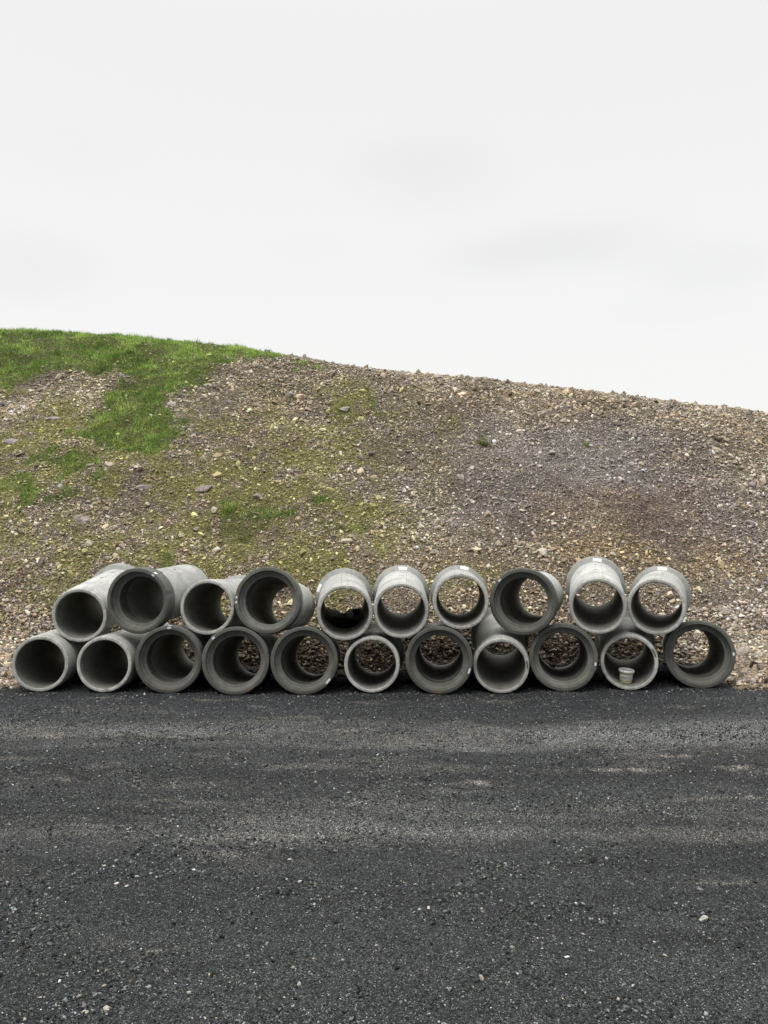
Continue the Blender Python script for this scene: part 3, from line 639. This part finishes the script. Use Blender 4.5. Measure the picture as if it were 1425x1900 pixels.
for idx, (key, (t, a, b)) in enumerate(PIPES.items()):
    a, b = Vector(a), Vector(b); sp, be = (a, b) if t == 's' else (b, a)          # spigot end, bell end
    yv = (be - sp).normalized(); xv = yv.cross(Vector((0, 0, 1))).normalized(); zv = xv.cross(yv)
    LEN = (b - a).length if key == 'T2' else 2.45                                 # one pipe is a short length
    root = bpy.data.objects.new('concrete_pipe', None); C.objects.link(root)
    roll = 0
    root.matrix_world = Matrix((( xv.x, yv.x, zv.x, sp.x), (xv.y, yv.y, zv.y, sp.y), (xv.z, yv.z, zv.z, sp.z), (0, 0, 0, 1)))
    tag(root, LBL[key], 'pipe', 'precast concrete drain pipes stacked in two rows')
    V, Fq = barrel_mesh(idx); o = mesh_np('barrel', V, Fq, M_BARREL, parent=root, smooth=True); sharp(o)
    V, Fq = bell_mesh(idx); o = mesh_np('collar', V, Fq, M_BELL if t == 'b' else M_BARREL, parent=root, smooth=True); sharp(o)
    # angle as seen from the camera: for a bell-front pipe local +X points to the left
    fl = (lambda q: q) if t == 's' else (lambda q: 180 - q)
    for j, (a0, a1, face) in enumerate(MARKS.get(key, [])):
        q0, q1 = sorted((fl(a0), fl(a1)))
        bm = blot_face(LEN - .001, 1, (R_NOSE + .045 if not face else R_NOSE + .045), R_BELL - .018, q0, q1, idx * 7 + j)
        from_bm('paint_mark', bm, M_WHITE, root)
        if not face: from_bm('paint_mark', strip_on(R_BELL, LEN - .09, LEN - .02, q0 + .5, q1 - .5), M_WHITE, root)
    for j, (a0, a1) in enumerate(RUST.get(key, [])):
        q0, q1 = sorted((fl(a0), fl(a1)))
        from_bm('rust_stain', blot_face(LEN - .001, 1, R_NOSE + .048, R_BELL - .022, q0, q1, idx * 9 + j) if t == 'b' else blot_face(.001, -1, R_BORE + .018, R_NOSE - .014, q0, q1, idx * 9 + j), M_RUST, root)
    if key in STICK:
        q = STICK[key]; from_bm('sticker', strip_on(R_BODY + .018, LEN - .3145, LEN - .270, q - 9, q + 9, .004, 8, R_BELL - .014), M_LABEL, root)
    if key in SLOTS:
        q = fl(SLOTS[key])
        for s in (LEN * .45, LEN * .72): from_bm('lifting_slot', strip_on(R_BODY, s - .02, s + .02, q - 3.2, q + 3.2, .001, 5), M_SLOT, root)

# ------------------------------------------------------------------ black plastic and hose inside one top pipe
def on_axis(key, s):
    t, a, b = PIPES[key]; a, b = Vector(a), Vector(b); d = (b - a).normalized(); return a + d * s
xsn, yn = 60, 60; V = []
for j in range(yn):
    s = .85 + 1.52 * j / (yn - 1); c = on_axis('T5', s)
    for i in range(xsn):
        q = i / (xsn - 1); ang = math.radians(-90 + (q - .5) * 118); e = math.sin(math.pi * q) * min(1, (j + 1) / 10)
        h = .012 + e * (.075 + .10 * float(fbm(np.array([s * 3.]), np.array([q * 4.]), 4, 3.)[0] + .1)) * .9
        r = R_BORE - max(h, .006); V.append((c.x + r * math.cos(ang), c.y, c.z + r * math.sin(ang)))
V = np.array(V); i = (np.arange(xsn - 1)[None] + xsn * np.arange(yn - 1)[:, None]).ravel()
o = mesh_np('plastic_sheet', V, np.stack([i, i + 1, i + 1 + xsn, i + xsn], 1), M_BLACK, smooth=False)
sol = o.modifiers.new('thickness', 'SOLIDIFY'); sol.thickness = .004; sol.offset = -1
tag(o, 'crumpled black plastic sheet lying on the floor of a top-row pipe', 'plastic sheet')
def tube(pts, radii, n=20, close=False):
    bm = bmesh.new(); rings = []; P = [Vector(p) for p in pts]
    for k, p in enumerate(P):
        d = (P[min(k + 1, len(P) - 1)] - P[max(k - 1, 0)]).normalized(); u = d.cross(Vector((.1, .2, 1))).normalized(); w = d.cross(u)
        rings.append([bm.verts.new(p + (u * math.cos(2 * math.pi * q / n) + w * math.sin(2 * math.pi * q / n)) * radii[k]) for q in range(n)])
    for A, B in zip(rings, rings[1:]):
        for q in range(n): bm.faces.new((A[q], A[(q + 1) % n], B[(q + 1) % n], B[q]))
    return bm
hp, hr = [], []; c0 = on_axis('T5', 1.75)
for k in range(70):
    t_ = k / 69; hp.append((c0.x + .20 - .06 * t_ + .05 * math.sin(3 * t_), c0.y - .02 + .55 * t_, c0.z - .225 - .02 * t_ + .03 * math.cos(4 * t_))); hr.append(.052 + .005 * math.sin(k * 1.6))
ho = from_bm('corrugated_hose', tube(hp, hr), M_BLACK, None, True); sol = ho.modifiers.new('thickness', 'SOLIDIFY'); sol.thickness = .006
tag(ho, 'short black corrugated hose with open end, inside the pipe with the black plastic', 'hose')

# ------------------------------------------------------------------ plastic tub inside the bottom pipe
def revolve(prof, n=48):
    bm = bmesh.new(); rings = [[bm.verts.new((r * math.cos(2 * math.pi * k / n), r * math.sin(2 * math.pi * k / n), z)) for k in range(n)] for r, z in prof]
    for A, B in zip(rings, rings[1:]):
        for k in range(n): bm.faces.new((A[k], A[(k + 1) % n], B[(k + 1) % n], B[k]))
    return bm, rings
tub = bpy.data.objects.new('plastic_tub', None); C.objects.link(tub)
ct = on_axis('B10', .24); tub.location = (ct.x - .045, ct.y, ct.z - R_BORE + .016); tub.rotation_euler = (math.radians(4), math.radians(4), math.radians(-8))
tag(tub, 'small open white plastic tub with yellow bands standing inside a bottom-row pipe', 'tub')
bm, rg = revolve([(.086, .0), (.090, .003), (.104, .165), (.104, .168), (.118, .170), (.121, .176), (.121, .192), (.118, .200), (.108, .203), (.105, .199), (.101, .165), (.087, .006)])
bm.faces.new(rg[-1]); bm.faces.new(rg[0][::-1]); from_bm('tub_body', bm, M_BUCKET, tub, True)
def r_at(z): return .090 + (z - .003) / .162 * .014
def band(name, z0, z1, mat, th=.0012, a0=0, a1=360, n=60):
    bm = bmesh.new(); L = []
    for k in range(n + 1):
        a_ = math.radians(a0 + (a1 - a0) * k / n); L.append([bm.verts.new(((r_at(z) + th_) * math.cos(a_), (r_at(z) + th_) * math.sin(a_), z)) for z, th_ in ((z0, -.001), (z0, th), (z1, th), (z1, -.001))])
    for p, q in zip(L, L[1:]):
        for i in range(4): bm.faces.new((p[i], p[(i + 1) % 4], q[(i + 1) % 4], q[i]))
    return from_bm(name, bm, mat, tub)
band('label_band', .140, .152, M_YELLOW); band('label_band', .034, .047, M_YELLOW); band('label_band', .031, .036, M_GREEN, .0018, 190, 260, 20)
bm = bmesh.new()
r_ = random.Random(4)
for a0, a1, z0, z1 in [(196, 206, .143, .150), (208, 222, .144, .150), (226, 238, .143, .149), (250, 272, .144, .149), (276, 290, .1435, .149), (240, 245, .108, .116), (214, 240, .096, .099), (216, 262, .089, .091), (215, 300, .080, .082), (250, 300, .105, .107), (208, 225, .038, .044), (262, 290, .039, .043)]:
    L = []
    for k in range(9):
        a_ = math.radians(a0 + (a1 - a0) * k / 8); L.append([bm.verts.new(((r_at(z) + th_) * math.cos(a_), (r_at(z) + th_) * math.sin(a_), z)) for z, th_ in ((z0, 0), (z0, .0024), (z1, .0024), (z1, 0))])
    for p, q in zip(L, L[1:]):
        for i in range(4): bm.faces.new((p[i], p[(i + 1) % 4], q[(i + 1) % 4], q[i]))
from_bm('label_print', bm, M_PRINT, tub)
bm, rg = revolve([(.0005, .062), (.05, .064), (.0935, .060)]); from_bm('residue', bm, M_INSIDE, tub, True)

# ------------------------------------------------------------------ single rocks, clods, weeds
def rock(name, x, y, z, sx, sy, sz, col, label, cat='rock', seed=0, rz=0, tilt=0, group=None, strat=0):
    r_ = np.random.default_rng(seed + 900); bm = bmesh.new(); bmesh.ops.create_icosphere(bm, subdivisions=4, radius=1.0)
    v = np.array([p.co[:] for p in bm.verts]); f = np.array([[q.index for q in t.verts] for t in bm.faces]); bm.free()
    for _ in range(11):                                                       # cut by random planes into an angular block
        nrm = r_.normal(0, 1, 3); nrm /= np.linalg.norm(nrm); d = v @ nrm; lim = r_.uniform(.48, .8); v = v - np.maximum(d - lim, 0)[:, None] * nrm
    v = v * (1 + .10 * fbm(v[:, 0] * 3 + seed, v[:, 1] * 3 + v[:, 2] * 2, 4)[:, None])
    if strat: v[:, 2] += .12 * np.floor((v[:, 0] * .6 + v[:, 1] * .8) * strat) / strat
    v = v * np.array([sx, sy, sz]) * 1.3; c, s = math.cos(rz), math.sin(rz); v = np.stack([v[:, 0] * c - v[:, 1] * s, v[:, 0] * s + v[:, 1] * c, v[:, 2]], 1)
    c, s = math.cos(tilt), math.sin(tilt); v = np.stack([v[:, 0], v[:, 1] * c - v[:, 2] * s, v[:, 1] * s + v[:, 2] * c], 1)
    cc = np.array(col)[None] * (1 + (.5 if sx < .2 else 1.1) * fbm(v[:, 0] * 14 / max(sx, .1) * .3 + seed, v[:, 1] * 9 + v[:, 2] * 25, 4))[:, None]
    o = mesh_np(name, v, f, M_STONE, cc); o.location = (x, y, z); tag(o, label, cat, group); return o
ROCKS = [ # photo place, size in metres, colour, label
 (152, 957, .42, .46, .10, (.27, .225, .205), 'large pinkish bedded rock slab outcrop low on the left slope', 5, .5),
 (203, 861, .20, .12, .06, (.50, .44, .36), 'cream rock right of the small bright grass patch on the left slope', 3, .5),
 (166, 863, .15, .05, .04, (.36, .30, .24), 'thin slanting rock slab beside the cream rock on the left slope', 0, .7),
 (112, 902, .10, .07, .05, (.62, .64, .62), 'small nearly white stone below the grass patches at left', 0, .1),
 (20, 822, .25, .12, .05, (.34, .32, .34), 'bluish grey flat rock near the left edge under the sandy scar', 3, 0),
 (192, 705, .11, .05, .03, (.62, .60, .55), 'pale sliver of stone lying just under the hilltop grass at left', 0, -.4),
 (100, 780, .34, .12, .06, (.33, .29, .27), 'greyish pink flat rock between the sandy scar and the grass tongue', 4, .4),
 (318, 750, .28, .12, .06, (.37, .32, .29), 'broken pinkish rock at the right edge of the grass tongue', 4, -.2),
 (478, 925, .20, .10, .09, (.32, .27, .26), 'upright lilac grey rock in the middle of the left slope', 3, -.5),
 (380, 908, .30, .12, .07, (.30, .25, .24), 'low lilac rock ledge left of the slope middle', 4, .1),
 (270, 907, .30, .08, .05, (.36, .32, .31), 'pale pink flat rock streak right of the white stone', 3, .1),
 (1010, 768, .34, .18, .10, (.30, .255, .21), 'jutting brown rock ledge under the skyline right of centre', 5, .05),
 (978, 772, .14, .12, .08, (.34, .29, .23), 'blocky brown rock at the left end of the jutting ledge', 0, .3),
 (1045, 782, .16, .10, .06, (.36, .32, .27), 'flat light brown rock at the right end of the jutting ledge', 0, .1),
 (955, 772, .22, .14, .07, (.31, .26, .22), 'smooth tan slab left of the jutting ledge', 0, .6),
 (917, 707, .17, .12, .07, (.20, .17, .13), 'dark brown rock standing up on the skyline', 0, .2),
 (640, 764, .22, .10, .06, (.36, .33, .30), 'light grey slab among coarse stones under the left skyline', 2, .1),
 (385, 715, .20, .09, .05, (.38, .34, .31), 'pale flat rock beside the upper grass edge', 0, -.1),
 (1340, 1185, .22, .14, .09, (.36, .30, .22), 'sandy brown boulder on the bank right of the last pipe', 3, .4),
 (1390, 1215, .28, .16, .10, (.34, .30, .26), 'large weathered rock on the bank at the right edge', 3, -.2),
 (1345, 1135, .20, .12, .06, (.33, .29, .25), 'brown slab half buried above the last pipe', 2, .5),
]
for i, (px, py, sx, sy, sz, col, lab, st, rz) in enumerate(ROCKS):
    x, y = hill_at(px, py); z = float(z_hill(np.array([x]), np.array([y]))[0]); rock('rock', x, y, z + (sz * .12 if sx < .4 else -.05), sx * .62, sy * .9, sz * .8, tuple(c * .85 for c in col), lab, seed=i, rz=rz, tilt=.5, strat=st)
def on_road(px, py): 
    x, y = road_at(px, py); return x, y, float(z_road_d(np.array([x]), np.array([y]))[0])
for i, (px, py, s, col, lab) in enumerate([
    (1305, 1708, .030, (.34, .33, .30), 'white crumbling stone on the dark road at lower right'),
    (158, 1881, .015, (.50, .48, .40), 'cream pointed pebble on the road near the bottom left corner'),
    (121, 1861, .016, (.22, .22, .25), 'bluish grey pebble on the road left of the cream pebble'),
    (182, 1801, .009, (.65, .65, .64), 'small white pebble on the road above the bottom left pebbles'),
    (262, 1762, .008, (.66, .66, .64), 'lone tiny white pebble on the road at lower left'),
    (217, 1638, .016, (.50, .48, .44), 'thin pale chip lying on the road at left'),
    (277, 1835, .018, (.30, .30, .30), 'flat grey stone on the road with a dark gap beneath it'),
    (268, 1287, .024, (.70, .70, .68), 'white stone on the road in front of the third bottom pipe'),
    (1298, 1655, .020, (.17, .17, .19), 'flat slate grey stone on the road above the white crumbling stone')]):
    x, y, z = on_road(px, py); fl = .35 if 'flat' in lab or 'thin' in lab else .8
    rock('rock', x, y, z + s * .3, s, s * .7, s * fl, col, lab, 'stone', 40 + i, rz=i * .7)
c = on_axis('B9', 2.25); rock('clod', c.x - .12, c.y, c.z - R_BORE + .03, .045, .035, .035, (.03, .026, .02), 'dark clod of earth at the back of a wide-collared bottom pipe', 'clod', 61)
c = on_axis('T3', .45); rock('clod', c.x + .16, c.y, c.z - R_BORE + .06, .075, .05, .022, (.02, .02, .018), 'dark clod of debris low at the right inside a top-row pipe', 'clod', 62)

def weed(px, py, h, n, label, spread=.12, col=(.13, .21, .045), broad=.012, beyond=False):
    if beyond: u = (px - 712.5) / F_PX; _, x, y = skyline(u)
    else: x, y = hill_at(px, py)
    z = float(z_hill(np.array([x]), np.array([y]))[0]); r_ = np.random.default_rng(int(px)); V = []; Fc = []; Cc = []
    for k in range(n):
        a = r_.uniform(0, 6.28); hh = h * r_.uniform(.45, 1.05); ln = r_.uniform(.1, .7) * hh; bx, by = r_.normal(0, spread * .35, 2); b0 = len(V); tw = r_.uniform(0, 3.14); w = broad * r_.uniform(.5, 1)
        wx, wy = math.cos(tw) * w, math.sin(tw) * w; dx, dy = math.cos(a), math.sin(a); c_ = np.array(col) * r_.uniform(.6, 1.5)
        for q, ww in ((0, .6), (.5, 1), (1, .1)):
            p = np.array([bx + dx * ln * q ** 1.6, by + dy * ln * q ** 1.6, hh * q - .03 * q * q]); V += [p - [wx * ww, wy * ww, 0], p + [wx * ww, wy * ww, 0]]; Cc += [c_, c_]
        Fc += [(b0, b0 + 1, b0 + 3, b0 + 2), (b0 + 2, b0 + 3, b0 + 5, b0 + 4)]
    o = mesh_np('weed_tuft', np.array(V), np.array(Fc), M_GRASS, np.array(Cc)); o.location = (x, y, z - .01); tag(o, label, 'weed')
weed(895, 826, .15, 240, 'dull green weed clump alone on the bare slope right of centre', .22, (.12, .15, .045))
weed(1088, 826, .14, 70, 'small green weed on the bare slope far right of centre', .15)
weed(130, 622, .22, 16, 'sparse tall weed stems on the grassy skyline near the left edge', .06, beyond=True, broad=.006)
weed(38, 616, .26, 12, 'thin pale weed stems standing on the skyline at the far left', .05, (.2, .22, .1), beyond=True, broad=.005)
weed(313, 634, .20, 40, 'dark weed tuft on the grassy skyline left of centre', .2, (.05, .08, .03), beyond=True)
weed(365, 638, .24, 24, 'upright weed tuft on the skyline next right of the dark one', .15, beyond=True, broad=.007)
weed(438, 647, .20, 40, 'weed tuft on the skyline above the coarse stone edge', .12, beyond=True, broad=.008)
weed(497, 655, .18, 60, 'low dark green weed tuft where the skyline grass ends', .2, (.05, .09, .03), beyond=True)
weed(540, 663, .16, 30, 'last weed tuft on the skyline before the bare stones', .1, (.08, .11, .04), beyond=True, broad=.008)
weed(800, 698, .07, 200, 'low strip of green moss weed along the stony skyline', .14, (.08, .12, .04), beyond=True)
weed(1310, 745, .09, 60, 'small green weed under the skyline at the right', .12)
